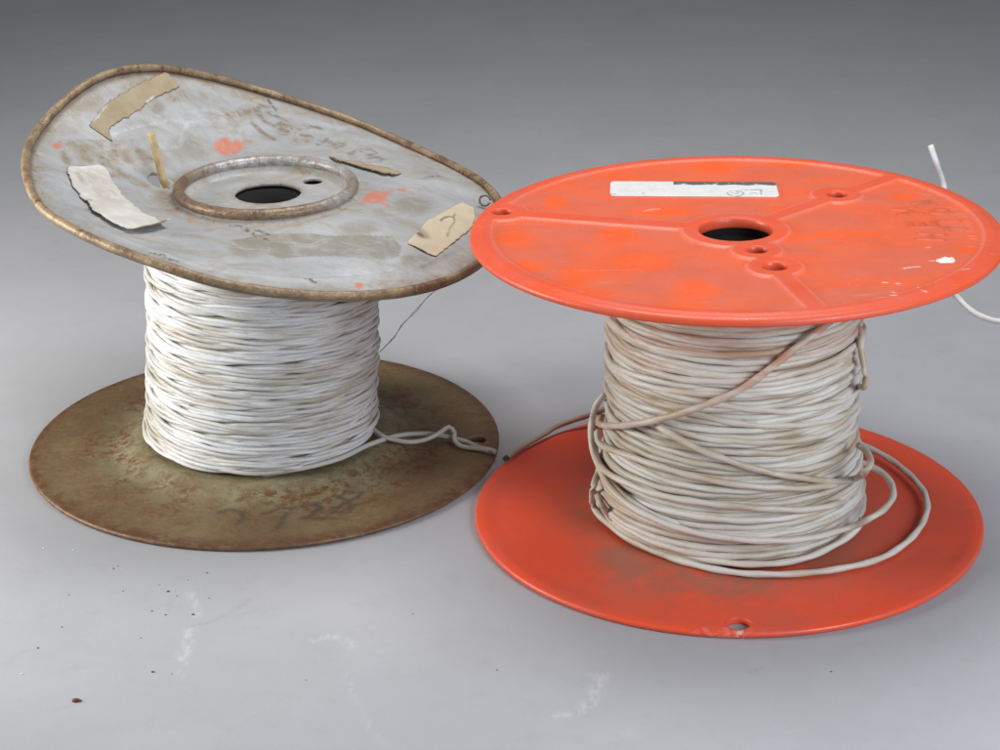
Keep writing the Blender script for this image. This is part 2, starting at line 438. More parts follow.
# ------------------------------------------------------------------ windings
def helix(rc, z0, z1, pitch, seed, tilt, wob, roff=0.0, rj=0.005, th0=0.0, step=.05, cx=lambda z: 0.0, cy=0.0, lo=None, hi=None):
    turns = (z1-z0)/pitch; n = int(abs(turns)*2*math.pi/step)
    th = th0+np.linspace(0, abs(turns)*2*math.pi, n); u = np.linspace(0, abs(turns), n)
    tl = tilt*(0.5+0.8*vnoise1(u*.9, seed)); ph = 2.6*vnoise1(u*.6, seed+1)+th0
    z = z0+(z1-z0)*np.linspace(0, 1, n)+tl*np.sin(th+ph)+wob*vnoise1(u*5.3, seed+2)+wob*.6*vnoise1(u*11.7, seed+3)
    if lo is not None: z = np.clip(z, lo, hi)
    z = z+.0022*vnoise1(u*23, seed+7); en = np.minimum(th-th[0], th[-1]-th)
    r = rc(z)+roff+rj*vnoise1(u*4.1, seed+4)+rj*vnoise1(u*9.3, seed+5)+.0018*vnoise1(u*26, seed+8)-.055*(1-sst(0, 1.2, en))
    return np.column_stack([cx(z)+r*np.cos(th), cy+r*np.sin(th), z]), th

def pair_into(mb, path, d, r, lay, seed, sides=7, **attrs):
    P = np.asarray(path); T = np.gradient(P, axis=0); T /= np.linalg.norm(T, axis=1)[:, None]
    A = np.cross(np.broadcast_to([0, 0, 1.0], T.shape), T); A /= np.linalg.norm(A, axis=1)[:, None]+1e-9
    B = np.cross(T, A)
    s = np.concatenate([[0], np.cumsum(np.linalg.norm(np.diff(P, axis=0), axis=1))])
    ph = 2*np.pi*s/lay+1.3*vnoise1(s*1.4, seed)
    for k in (0, np.pi):
        Q = P+d*(np.cos(ph+k)[:, None]*A+np.sin(ph+k)[:, None]*B)
        V, F = tube(Q, r, sides)
        mb.add(V, F, **{a: (np.repeat(v, sides) if np.ndim(v) else v) for a, v in attrs.items()})

# ================================================================== LEFT REEL: bent grey metal over a rusted brown flange
left = empty('wire_reel', (XL, YL, 0))
tag(left, 'old metal wire reel with bent grey top flange, rusty rim and brown base', 'wire reel', 'reels of white wire')

# bottom flange
LHOLE = onz((477, 440), TL)[:2]-ORG_L[:2]
v, F = sheet(RL-.008, [(0, 0, .15), (LHOLE[0], LHOLE[1], .040)], .012)
r = np.hypot(v[:, 0], v[:, 1]); th = np.arctan2(v[:, 1], v[:, 0])
zt = TL+.042*(1-sst(.50, .66, r))+.006*fbm(v[:, 0]*1.5, v[:, 1]*1.5, 20)*sst(.6, .9, r)
zt = zt-.006*sst(.93, .985, r)
V, FF, src = plate(v, F, zt, np.maximum(zt-.022, .002), .010, .004)
X, Y = v[:, 0], v[:, 1]
mark = np.zeros(len(v))
for s_ in ([(100, 262), (150, 245), (205, 262), (222, 300), (185, 318)], [(325, 268), (400, 240), (470, 238), (520, 232)], [(435, 265), (415, 300), (390, 335)],
           [(520, 222), (590, 222), (598, 248), (560, 275), (505, 293), (600, 292), (690, 290)],
           [(805, 165), (725, 163), (700, 185), (770, 220), (745, 252), (665, 262), (690, 235), (780, 190), (805, 165)]):
    q = [tuple(onz(p, TL)[:2]-ORG_L[:2]) for p in crop(200, 460, 5, s_)]
    mark = np.maximum(mark, .95*(1-sst(.006, .020, polydist(X, Y, q))))
at = dict(mark=mark, green=(1-sst(.54, .80, r+.10*fbm(X*4, Y*4, 31)))*.95,
          rust=np.clip(sst(.52, .64, r)*(1-sst(.66, .86, r))*.9+.45, 0, 1), edge=sst(.90, .985, r))
obj('bottom_flange', V, FF, M['brown'], left, {k: a[src] for k, a in at.items()})

# top flange: bend of the rim (height against angle, every five degrees)
DZ = np.array([-.146,-.137,-.129,-.121,-.115,-.111,-.108,-.104,-.097,-.088,-.076,-.061,-.041,-.018,.008,.034,.061,.09,.12,.152,.185,.219,.251,.281,.309,.332,.349,.361,.369,.37,.362,.344,.319,.292,.266,.246,.233,.221,.21,.197,.178,.157,.136,.121,.113,.105,.094,.082,.069,.055,.038,.017,-.006,-.028,-.047,-.064,-.081,-.097,-.111,-.125,-.138,-.15,-.159,-.167,-.172,-.175,-.177,-.177,-.175,-.169,-.162,-.154])
RTOP = .985
def warpL(u, v, extra=True):
    u = np.asarray(u, float); v = np.asarray(v, float)
    rho = np.hypot(u, v); th = np.mod(np.arctan2(v, u), 2*np.pi)
    d = np.interp(th/(2*np.pi)*72, np.arange(73), np.append(DZ, DZ[0]))
    t = np.clip((rho-.40)/(RTOP-.40), 0, 1.1)
    k = np.sqrt(np.clip(1-(d/.605)**2, .2, 1))
    rr = np.where(rho > .38, .38+(rho-.38)*k, rho)
    z = LZ+d*t**1.25
    # raised lip round the hub and dents in the sheet
    z = z-.012*(1-sst(.318, .336, rho))+.030*np.exp(-((rho-.354)/.019)**2)
    band = sst(.42, .55, rho)*(1-sst(.86, .97, rho))
    z = z+band*(.016*fbm(u*1.7+3, v*1.7, 41)+.010*fbm(u*5, v*5+2, 45)+.006*np.abs(fbm(u*3.2+7, v*3.2, 47)))
    z = z+.006*np.exp(-((rho-.855)/.012)**2)*sst(.2, .6, -np.sin(th))
    c, s = np.where(rho > 1e-9, u/np.maximum(rho, 1e-9), 1), np.where(rho > 1e-9, v/np.maximum(rho, 1e-9), 0)
    return LCX+rr*c, rr*s, z
def uvL(px):                              # where the view ray meets the bent sheet, in flat-sheet coordinates
    P = onz(px, LZ)-ORG_L; q = np.array([P[0]-LCX, P[1]])
    f = lambda q: proj(np.array([float(a) for a in warpL(q[0], q[1])])+ORG_L)-np.array(px)
    best = q; bl = 1e9
    for it in range(60):
        e = f(q); l = np.hypot(*e)
        if l < bl: best, bl = q.copy(), l
        if l < .05: break
        J = np.stack([(f(q+[1e-3, 0])-e)/1e-3, (f(q+[0, 1e-3])-e)/1e-3], 1)
        try: st = np.linalg.solve(J, -e)
        except Exception: break
        st *= min(1, .08/np.hypot(*st)); q = q+st*(.8 if it < 25 else .4)
    return best
def pL(u, v, off=0.0):
    x, y, z = warpL(u, v); return np.stack([x, y, z+off], -1)

h_main = uvL((268, 193)); h_small = uvL((315, 180.5)); h_stick = uvL((160, 181.5))
h_small = h_small*min(1, .264/np.hypot(*h_small))
v, F = sheet(RTOP, [(h_main[0], h_main[1], .137), (h_small[0], h_small[1], .043), (h_stick[0], h_stick[1], .058)], .0085)
wx, wy, wz = warpL(v[:, 0], v[:, 1])
V, FF, src = plate(v, F, np.zeros(len(v)), np.full(len(v), -.014), .002, .002, rings=3)
zz = V[:, 2].copy(); a_, b_, c_ = warpL(V[:, 0], V[:, 1]); V = np.column_stack([a_, b_, c_+zz])
U_, V_ = v[:, 0], v[:, 1]; rho = np.hypot(U_, V_)
def blobL(px, py, rx, ry, soft=.5):
    a = uvL((px, py)); b = uvL((px+rx, py)); c = uvL((px, py+ry))
    J = np.linalg.inv(np.stack([b-a, c-a], 1)); q = J@np.stack([U_-a[0], V_-a[1]])
    d = np.hypot(q[0], q[1])+.35*fbm(U_*14, V_*14, 60); return 1-sst(1-soft, 1+soft*.4, d)
def lineL(pts, wd, a=1.0):
    q = [tuple(uvL(p)) for p in pts]; return a*(1-sst(wd*.35, wd, polydist(U_, V_, q)+.004*fbm(U_*30, V_*30, 66)))
at = {k: np.zeros(len(v)) for k in ('edge', 'rust', 'orange', 'mark', 'residue', 'pale', 'black')}
def mx(k, a): at[k] = np.maximum(at[k], a)
mx('rust', .85*sst(.86, .975, rho+.05*fbm(U_*5, V_*5, 50)))
mx('rust', .9*np.exp(-((rho-.384)/.018)**2)); mx('rust', .5*np.exp(-((rho-.326)/.014)**2)); mx('edge', sst(.945, .965, rho)); mx('rust', .8*np.exp(-((rho-.42)/.03)**2)*sst(-.2, .6, fbm(U_*3, V_*3, 52)+.3))  # edge band: contact shade painted in along the rim junction
mx('rust', .9*(1-sst(.14, .165, np.hypot(U_-h_main[0], V_-h_main[1]))))
for b in ((57, 146, 4.5, 3), (229, 147, 15, 9), (198, 215, 15, 7), (376, 197, 14, 7), (359, 285.5, 5, 3.5), (402, 190, 4, 2)): mx('orange', .95*blobL(*b, .35)*(rho > .405))
mx('orange', lineL([(376, 197), (388, 206)], .02, .6)); mx('orange', lineL([(376, 197), (392, 190)], .016, .6)); mx('orange', lineL([(229, 147), (250, 141)], .016, .5))
c3 = lambda p: crop(240, 80, 6.25, p)
for p in ([(0, 220), (60, 190), (130, 160), (175, 168)], [(110, 195), (135, 240), (165, 265), (225, 292), (295, 322)], [(180, 205), (245, 235), (292, 262), (240, 282)],
          [(80, 270), (130, 320), (210, 370)], [(370, 312), (430, 290), (500, 302)], [(385, 345), (440, 350), (490, 375)], [(488, 402), (540, 370), (565, 392)],
          [(560, 412), (615, 395), (652, 402), (600, 425)], [(688, 462), (745, 435), (815, 436), (845, 455), (810, 472), (755, 450), (735, 437)], [(800, 492), (860, 483), (900, 502), (850, 515), (805, 510)]):
    mx('mark', lineL(c3(p), .020, .85))
c1_ = lambda p: crop(0, 40, 3.846, p)
for p in ([(280, 395), (310, 420), (340, 460)], [(300, 410), (335, 415)], [(400, 470), (450, 500), (520, 550)], [(430, 400), (480, 430), (490, 460)], [(380, 500), (430, 520), (500, 525), (560, 560)], [(540, 430), (570, 460)], [(250, 440), (260, 470)]):
    mx('rust', lineL(c1_(p), .035, .95)); mx('mark', lineL(c1_(p), .018, .5))
mx('mark', lineL(c1_([(300, 385), (440, 388), (520, 383)]), .009, .55))
mx('pale', lineL(c1_([(400, 370), (470, 350), (560, 325), (650, 308), (760, 315)]), .012, .8)); mx('pale', lineL(c1_([(720, 320), (700, 380), (690, 410)]), .016, .6)); mx('pale', lineL(c1_([(590, 400), (680, 410)]), .025, .5))
mx('pale', lineL([(192, 261), (215, 267), (250, 272), (290, 277), (330, 276), (370, 273), (405, 266)], .010, .9))
mx('pale', .5*blobL(470/3.846, 40+180/3.846, 16, 7)); mx('pale', .6*blobL(205, 117, 26, 9)); mx('pale', .5*blobL(335, 125, 40, 9)); mx('pale', .45*blobL(380, 268, 70, 14)); mx('pale', .35*blobL(55, 185, 18, 20))
q = [tuple(uvL(p)) for p in ((232, 240), (262, 234), (330, 236), (392, 236), (401, 247), (399, 257), (385, 260), (330, 256), (280, 258), (246, 250))]
mx('residue', .95*inpoly(U_, V_, q)*(1-.0*U_))
for b in ((250, 248, 22, 12), (360, 228, 24, 8), (415, 205, 24, 11), (420, 262, 22, 9), (158, 109, 9, 6), (190, 150, 26, 14), (320, 290, 40, 5), (340, 120, 12, 5)): mx('residue', .75*blobL(*b))
for b in ((185, 95, 24, 8), (240, 115, 26, 8), (290, 130, 20, 8), (110, 150, 22, 14), (300, 140, 14, 6), (272, 160, 30, 5), (60, 110, 10, 16)): mx('rust', .75*blobL(*b))
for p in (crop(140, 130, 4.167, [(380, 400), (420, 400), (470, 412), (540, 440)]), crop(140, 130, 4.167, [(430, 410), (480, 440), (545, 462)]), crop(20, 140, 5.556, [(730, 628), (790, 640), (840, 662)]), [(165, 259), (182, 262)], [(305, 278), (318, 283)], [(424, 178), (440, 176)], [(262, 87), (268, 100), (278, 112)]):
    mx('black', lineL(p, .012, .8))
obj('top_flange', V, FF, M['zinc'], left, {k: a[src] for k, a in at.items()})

# rolled wire rim of the top flange
n = 420; t = np.arange(n)*2*math.pi/n
P = pL((RTOP-.002)*np.cos(t), (RTOP-.002)*np.sin(t), .010)
k_ = np.ones(9)/9
for i in range(3): P[:, i] = np.convolve(np.concatenate([P[-4:, i], P[:, i], P[:4, i]]), k_, 'valid')
mb = MB(); V, F = tube(pL(.354*np.cos(t), .354*np.sin(t), .000), .0240*(1+.05*vnoise1(np.arange(n)*.2, 95)), 14, closed=True)
mb.add(V, F, silver=np.repeat(np.clip(sst(-.1, .8, np.sin(t+.25))+.9*np.exp(-((np.mod(t, 6.283)-5.75)/.35)**2), 0, 1), 14)); mb.build('hub_ring', M['ring'], left)
mb = MB(); V, F = tube(P, .0168*(1+.08*vnoise1(np.arange(n)*.35, 90)), 12, closed=True); mb.add(V, F); mb.build('rolled_rim', M['bead'], left)

# core tube, open at the top
def core(parent, z0, z1, ri, ro, shift):
    n = 48; t = np.arange(n)*2*math.pi/n; V = []
    for r_, z, s in ((ro, z0, 0), (ro, z1, 1), (ri, z1, 1), (ri, z0, 0)):
        V.append(np.column_stack([r_*np.cos(t)+shift[0]*s, r_*np.sin(t)+shift[1]*s, np.full(n, z)]))
    F = [(k*n+i, k*n+(i+1) % n, ((k+1) % 4)*n+(i+1) % n, ((k+1) % 4)*n+i) for k in range(4) for i in range(n)]
    F.append(tuple(3*n+i for i in range(n)))  # bottom cap added to keep the hole black
    return obj('core', np.concatenate(V), F, M['core'], parent)
core(left, .035, 1.088, .155, .40, (.06, 0))

# winding of white twisted pair
lcx = lambda z: -.02+.068*np.clip(z, 0, 1.1)
lrc = lambda z: .466+.016*np.exp(-((z-.10)/.09)**2)-.004*np.cos(z*9)+.010*sst(.55, .8, z)
mb = MB()
P, th = helix(lrc, .08, 1.10, .026, 100, .0, .003, -.021, .003, cx=lcx); V, F = tube(P, .0148, 7); mb.add(V, F, dirt=.85)  # inner layer toned darker to paint shade into gaps between strands
P, th = helix(lrc, .088, 1.095, .0280, 110, .010, .003, .000, .004, .4, cx=lcx, lo=.09, hi=1.095)
dz_ = .30*np.clip(vnoise1(np.arange(len(P))*.02, 8), 0, 1)
pair_into(mb, P, .0084, .0092, .50, 3, dirt=dz_)
P, th = helix(lrc, .10, 1.08, .052, 120, .010, .004, .004, .004, 2.0, cx=lcx, lo=.092, hi=1.09)
pair_into(mb, P, .0083, .0090, .44, 5, dirt=.5*np.clip(vnoise1(np.arange(len(P))*.03, 9), 0, 1))
P, th = helix(lrc, 1.07, .11, .095, 130, .017, .004, .006, .004, 4.0, cx=lcx, lo=.094, hi=1.085)
pair_into(mb, P, .0083, .0090, .54, 6, dirt=.75*np.clip(vnoise1(np.arange(len(P))*.03, 12), 0, 1))
wl = mb.build('wire_winding', M['wl'], left)
# tail of the pair, lying out over the brown flange
def flatpath(pts, zs, org, dz=0):
    zs = np.interp(np.linspace(0, 1, len(pts)), np.linspace(0, 1, len(zs)), zs)
    return np.array([onz(p, z)-org for p, z in zip(pts, zs)])
c5 = lambda p: crop(360, 400, 6.667, p)
A_ = c5([(0, 325), (80, 290), (220, 245), (340, 226), (480, 226), (560, 240), (650, 262), (730, 287), (790, 318), (880, 335), (905, 353)])
B_ = c5([(60, 165), (85, 190), (150, 240), (230, 266), (330, 280), (430, 266), (520, 226), (595, 178), (632, 222)])
def onCL(px, off):
    o, d = ray(px); o = o-ORG_L; z = .1
    for it in range(12):
        R_ = float(lrc(np.array(z)))+off; q_ = float(lcx(np.array(z)))
        a = d[0]**2+d[1]**2; b = (o[0]-q_)*d[0]+o[1]*d[1]; c = (o[0]-q_)**2+o[1]**2-R_*R_
        t_ = (-b-math.sqrt(max(b*b-a*c, 0)))/a; z = (o+t_*d)[2]
    return o+t_*d
AC_ = np.array([onCL(p, f) for p, f in (((262, 475), -.022), ((290, 470.5), .002), ((308, 467), .018), ((325, 463), .028), ((342, 457.5), .030), ((352, 453), .03))])
mb = MB(); V, F = tube(smooth_path(np.vstack([AC_, flatpath(A_, [.10, .09, .075, .065, .06, .05, .045, .045, .043, .035], ORG_L)]), .02), .0108, 8); mb.add(V, F, dirt=.55)
V, F = tube(smooth_path(flatpath(B_, [.105, .10, .095, .085, .075, .07, .085, .10, .075], ORG_L), .02), .0104, 8); mb.add(V, F, dirt=.55)
C_ = c5([(632, 222), (625, 255), (645, 290), (690, 312), (780, 324), (860, 336)])
V, F = tube(smooth_path(flatpath(C_, [.075, .062, .05, .042, .042, .042], ORG_L), .02), .0104, 8); mb.add(V, F, dirt=.55)
mb.build('loose_end', M['wl'], wl)

# papers and tapes stuck on the bent flange
def strip(name, mat, eA, eB, off, thick, nu=None, nv=14, lift=None, jag=.003, seed=1, marks=None, n=60):
    a = np.array([uvL(p) for p in eA]); b = np.array([uvL(p) for p in eB])
    ta = np.linspace(0, 1, len(a)); t = np.linspace(0, 1, n)
    a = np.stack([np.interp(t, ta, a[:, i]) for i in (0, 1)], 1); b = np.stack([np.interp(t, np.linspace(0, 1, len(b)), b[:, i]) for i in (0, 1)], 1)
    d = (b-a); d /= np.linalg.norm(d, axis=1)[:, None]
    a = a+d*(jag*vnoise1(np.arange(n)*.8, seed)+jag*vnoise1(np.arange(n)*.3, seed+5))[:, None]
    b = b+d*(jag*vnoise1(np.arange(n)*.8, seed+1)+jag*vnoise1(np.arange(n)*.3, seed+6))[:, None]
    s = np.linspace(0, 1, nv)
    G = a[:, None, :]*(1-s)[None, :, None]+b[:, None, :]*s[None, :, None]
    U, W = G[..., 0].ravel(), G[..., 1].ravel()
    tt = np.repeat(t, nv); ss = np.tile(s, n)
    l = off+(lift(tt, ss) if lift else 0)
    top = pL(U, W, l+thick); bot = pL(U, W, l)
    Fs = []; N = n*nv
    for i in range(n-1):
        for j in range(nv-1):
            q = (i*nv+j, i*nv+j+1, (i+1)*nv+j+1, (i+1)*nv+j)
            Fs.append(q); Fs.append(tuple(k+N for k in reversed(q)))
    loop = [j for j in range(nv)]+[i*nv+nv-1 for i in range(1, n)]+[(n-1)*nv+j for j in range(nv-2, -1, -1)]+[i*nv for i in range(n-2, 0, -1)]
    for p, q in zip(loop, loop[1:]+loop[:1]): Fs.append((p, p+N, q+N, q))
    at = {}
    for k, fn in (marks or {}).items(): at[k] = np.tile(fn(U, W, tt, ss), 2)
    return obj(name, np.concatenate([top, bot]), Fs, mat, left, at)
def ln(pts, wd, a=1.0):
    q = [tuple(uvL(p)) for p in pts]
    return lambda U, W, t, s: a*(1-sst(wd*.4, wd, polydist(U, W, q)))
def union(*f): return lambda U, W, t, s: np.max([g(U, W, t, s) for g in f], 0)

c20 = lambda p: crop(20, 140, 5.556, p)
strip('paper_label', M['label'], c20([(285, 156), (262, 165), (256, 185), (290, 255), (340, 322), (372, 358), (408, 408), (470, 450), (530, 490), (600, 520), (690, 523)]),
      c20([(440, 149), (470, 155), (487, 180), (512, 235), (560, 305), (600, 345), (640, 375), (700, 420), (760, 452), (800, 478), (842, 490)]), .003, .004, n=90, nv=24, jag=.005, seed=4,
      lift=lambda t, s: .004*np.abs(vnoise1(t*9, 77))+.030*sst(.84, 1, t)*(.4+.6*s)+.010*(1-s)*sst(.35, .6, t),
      marks=dict(grime=lambda U, W, t, s: np.clip(.5*np.exp(-((t-.38)/.20)**2-((s-.6)/.4)**2)+.15+.35*fbm(U*14, W*14, 70), 0, .55), brown=lambda U, W, t, s: sst(.955, .99, t-.02*s)*.95,
                 mark=union(ln(c20([(310, 185), (330, 215), (350, 248)]), .012, .5), ln(c20([(335, 200), (352, 235)]), .010, .4), ln(c20([(370, 352), (395, 352)]), .012, .8))))
c00 = lambda p: crop(20, 50, 6.25, p)
strip('tape_strip', M['tape'], c00([(432, 478), (450, 448), (472, 428), (500, 385), (560, 325), (640, 275), (740, 220), (830, 180), (905, 138), (925, 150)]),
      c00([(577, 577), (555, 505), (575, 478), (610, 455), (690, 418), (760, 365), (800, 325), (860, 298), (950, 262), (1000, 240)]), .0015, .003, n=120, nv=18, jag=.0035, seed=9,
      lift=lambda t, s: .003*np.abs(vnoise1(t*6, 31))*s,
      marks=dict(white=lambda U, W, t, s: np.maximum(.9*(1-sst(.04, .14, s))*sst(.05, .12, t)*(1-sst(.35, .45, t)), .9*sst(.88, .96, s)*sst(.62, .66, t)*(1-sst(.72, .76, t))), mark=lambda U, W, t, s: .5*(s > .97)))
c38 = lambda p: crop(380, 170, 5.357, p)
strip('tape_strip', M['tag'], c38([(150, 398), (180, 360), (212, 332), (260, 276), (330, 236), (385, 208), (440, 181), (450, 182)]), c38([(300, 467), (330, 443), (372, 410), (420, 372), (460, 342), (492, 312), (510, 260), (500, 205)]), .0015, .0035, n=110, nv=26, jag=.002, seed=15,
      lift=lambda t, s: .003*np.abs(vnoise1(t*5, 37)),
      marks=dict(mark=union(ln(c38([(325, 278), (345, 262), (370, 256), (395, 262)]), .008, .8), ln(c38([(405, 238), (395, 255), (400, 285), (380, 310)]), .005, .6), ln(c38([(380, 310), (372, 330), (360, 365)]), .005, .55), ln(c38([(205, 345), (222, 358)]), .018, 1.0), ln(c38([(150, 403), (230, 440), (298, 470)]), .008, 1.0)), brown=ln(c38([(205, 335), (225, 355)]), .05, .6)))['label'] = 'pale tan torn paper tag with pencil scribble and a small tear'
strip('tape_strip', M['tape'], c3([(555, 488), (640, 508), (750, 523), (850, 545), (940, 562), (1008, 590)]), c3([(600, 518), (650, 528), (740, 556), (830, 580), (900, 600), (965, 607)]), .004, .004, n=50, nv=8, jag=.004, seed=22,
      lift=lambda t, s: .006*s, marks=dict(mark=lambda U, W, t, s: np.clip(sst(.80, .95, s)+(1-sst(.05, .12, t)), 0, 1)))['label'] = 'thin torn sliver of tan tape with a dark lifted edge'

# stick standing in the small hole of the grey flange
hb = np.array([float(a) for a in warpL(h_stick[0]+.012, h_stick[1]-.01)])+ORG_L
def at_depth(px, y):
    o, d = ray(px); t_ = (y-o[1])/d[1]; return o+t_*d
s_top = at_depth((150.5, 132), hb[1]+.03); s_mid = at_depth((163.5, 182), hb[1])
base = s_mid+(s_mid-s_top)*.30
mb = MB(); p_ = smooth_path([base-base, (s_mid-base), (s_mid*.5+s_top*.5-base)+np.array([.002, 0, 0]), s_top-base], .02)
V, F = tube(p_, .0165*(1+.05*vnoise1(np.arange(len(p_))*.6, 5)), 7); mb.add(V, F)
stk = mb.build('stick', M['wood'], None, loc=base)
tag(stk, 'short pale wooden stick poking up from a hole in the grey metal flange', 'stick')

# small wire ring near the right edge of the grey flange
u0 = uvL((485, 208)); c0 = pL(u0[0], u0[1], .025)+ORG_L
t = np.linspace(0, 2*math.pi*.93, 30)
mb = MB(); V, F = tube(np.column_stack([.022*np.cos(t), .012*np.sin(t), .018*np.sin(t)+.008]), .0045, 6); mb.add(V, F)
tag(mb.build('wire_ring', M['steel'], None, loc=c0), 'tiny steel wire ring on the grey flange beside the red reel', 'wire ring')

# fine thread of wire hanging under the grey flange
th_pts = [(436, 290), (427, 298), (414, 312), (402, 326), (393, 338), (380, 352)]
zs = [.96, .93, .86, .79, .72, .64]
P = np.array([at_depth(p, y) for p, y in zip(th_pts, (8.55, 8.58, 8.63, 8.68, 8.73, 8.80))]); b0 = P[-1].copy()
mb = MB()
V, F = tube(smooth_path(P-b0, .02), .0022, 5); mb.add(V, F)
P2 = P+np.array([[.010, 0, .004], [.004, 0, .006], [.008, 0, .0], [-.002, 0, .004], [.006, 0, .002], [0, 0, 0]]); V, F = tube(smooth_path(P2-b0, .02), 0.0018, 5); mb.add(V, F)
tag(mb.build('thread', M['thread'], None, loc=b0), 'fine grey thread running from the grey flange down to the white wire', 'thread')

# ================================================================== RIGHT REEL: red plastic
red = empty('wire_reel', (XR, YR, 0))
tag(red, 'red plastic wire reel with a dusty round top, white sticker and dirty white wire', 'wire reel', 'reels of white wire')

# bottom flange
hb_ = onz((739, 624), TB)[:2]-ORG_R[:2]
v, F = sheet(.988, [(0, 0, .14), (hb_[0], hb_[1], .047)], .012)
X, Y = v[:, 0], v[:, 1]; r = np.hypot(X, Y)
zt = TB+.004*sst(.90, .97, r)-.003*sst(.965, .988, r)
V, FF, src = plate(v, F, zt, np.full(len(v), .0015), .012, .003, rings=7)
ang = np.degrees(np.arctan2(Y, X))
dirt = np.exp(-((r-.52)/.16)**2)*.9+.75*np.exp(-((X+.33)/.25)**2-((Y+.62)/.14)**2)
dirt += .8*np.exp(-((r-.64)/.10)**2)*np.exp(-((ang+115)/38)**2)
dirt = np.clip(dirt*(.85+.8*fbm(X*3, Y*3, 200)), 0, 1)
wh = .8*np.exp(-((X-hb_[0])/.012)**2-((Y+.985)/.010)**2)+.22*np.exp(-((X-hb_[0]+.08)/.12)**2-((Y+.975)/.02)**2)
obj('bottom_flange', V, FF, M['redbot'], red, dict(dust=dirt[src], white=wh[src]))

# top flange with raised rim, hub and three spokes
def onR(px):
    o, d = ray(px); o = o-np.array([XR, YR, HR]); nrm = np.array([-TXR, -TYR, 1]); t_ = -(nrm@o)/(nrm@d); return (o+t_*d)[:2]
hub = np.array([.0, -.033]); s1 = onR((757, 249.5)); s2 = onR((775, 266)); hl = onR((502, 211.5)); hu = onR((837, 194))
holes = [(hub[0], hub[1], .145), (s1[0], s1[1], .045), (s2[0], s2[1], .052), (hl[0], hl[1], .046), (hu[0], hu[1], .047)]
RR = .978
v, F = sheet(RR, holes, .0078)
X, Y = v[:, 0], v[:, 1]; r = np.hypot(X, Y)
def seg(a, b): return polydist(X, Y, [tuple(a), tuple(b)])
def rimpt(p): p = np.asarray(p); return p/np.hypot(*p)*.95
sd = np.min([.915-r, np.hypot(X-hub[0], Y-hub[1])-.205, np.hypot(X-s1[0], Y-s1[1])-.098, np.hypot(X-s2[0], Y-s2[1])-.105,
             np.hypot(X-hl[0], Y-hl[1])-.105, np.hypot(X-hu[0], Y-hu[1])-.105,
             seg(hub, rimpt(hl))-.045, seg(hub, rimpt(hu))-.040, seg(hub, rimpt(s2))-.040], 0)
rel = -.008*sst(-.002, .009, sd)
rel += -.006*sst(.950, .978, r)          # soft crown on the rim
# lettering moulded into the panel: two lines that read from the front round to the back, tops to the hub
GL = {'H': [[(0, 0), (0, 1)], [(.7, 0), (.7, 1)], [(0, .5), (.7, .5)]], 'E': [[(.65, 0), (0, 0), (0, 1), (.65, 1)], [(0, .5), (.55, .5)]],
      'M': [[(0, 0), (0, 1), (.42, .3), (.84, 1), (.84, 0)]], 'T': [[(.35, 0), (.35, 1)], [(0, 1), (.7, 1)]], 'I': [[(.15, 0), (.15, 1)]],
      'O': [[(.38+.38*math.cos(a), .5+.5*math.sin(a)) for a in np.linspace(0, 2*math.pi, 18)]], 'N': [[(0, 0), (0, 1), (.7, 0), (.7, 1)]]}
letters = np.full(len(v), 9.0)
def put(ch, px, h):
    global letters
    c = onR(px); u = -c/np.hypot(*c); rgt = np.array([u[1], -u[0]])
    for s_ in GL[ch]:
        q = [tuple(c+rgt*(a-.35)*h+u*(b-.5)*h) for a, b in s_]
        letters = np.minimum(letters, polydist(X, Y, q))
for ch, p in (('H', (931, 235)), ('E', (923, 222.5)), ('M', (908, 210))): put(ch, p, .092)
for ch, p in (('T', (956, 227)), ('I', (949, 218)), ('O', (940, 210)), ('N', (924, 202))): put(ch, p, .066)
ticks = np.full(len(v), 9.0)
rr_ = random.Random(4)
for a in np.arange(-22, 42, 2.0):                                      # a row of very small moulded characters, too small to read
    if rr_.random() < .25: continue
    c, s = math.cos(math.radians(a)), math.sin(math.radians(a)); r0 = .868; r1 = r0+rr_.choice((.02, .026, .03))
    ticks = np.minimum(ticks, polydist(X, Y, [(r0*c, r0*s), (r1*c, r1*s)]))
emb = .0045*(1-sst(.004, .011, letters))+.003*(1-sst(.003, .009, ticks))
emb *= np.where(True, 1, 1)
zt = HR+TXR*X+TYR*Y+rel+emb
zb = HR+TXR*X+TYR*Y-TT
V, FF, src = plate(v, F, zt, zb, .022, .007, rings=8)
def blobR(px, py, rx, ry, soft=.6):
    a = onR((px, py)); b = onR((px+rx, py)); c = onR((px, py+ry))
    J = np.linalg.inv(np.stack([b-a, c-a], 1)); q = J@np.stack([X-a[0], Y-a[1]])
    return 1-sst(1-soft, 1+soft*.5, np.hypot(q[0], q[1])+.35*fbm(X*7, Y*7, 210))
clean = np.zeros(len(v))
c6 = lambda x, y, a, b: (460+x/3.571, 140+y/3.571, a/3.571, b/3.571)
for b in (c6(340, 215, 50, 30), c6(920, 95, 80, 18), c6(560, 335, 90, 32), c6(650, 430, 130, 42), c6(430, 470, 95, 36), c6(240, 445, 85, 26), c6(450, 545, 140, 32), c6(830, 530, 95, 48), c6(190, 340, 80, 32), c6(560, 122, 90, 20),
          c6(800, 590, 120, 20), c6(720, 245, 120, 14), (665, 210, 40, 5), (780, 206, 20, 4), (720, 163, 30, 6), (795, 162, 30, 4), (968, 248, 16, 5), (905, 195, 20, 5), (785, 235, 30, 6), (845, 232, 40, 4), (900, 310, 30, 6), (560, 285, 40, 8)):
    clean = np.maximum(clean, blobR(*b))
edge = np.clip(sst(.90, .95, r)*.9+.7*(1-sst(.0, .03, np.abs(sd+.01)))*0+.85*(sd < -.004)*(r < .93), 0, 1)*.8
wt = .0*r
c8 = lambda p: crop(880, 230, 8.333, p)
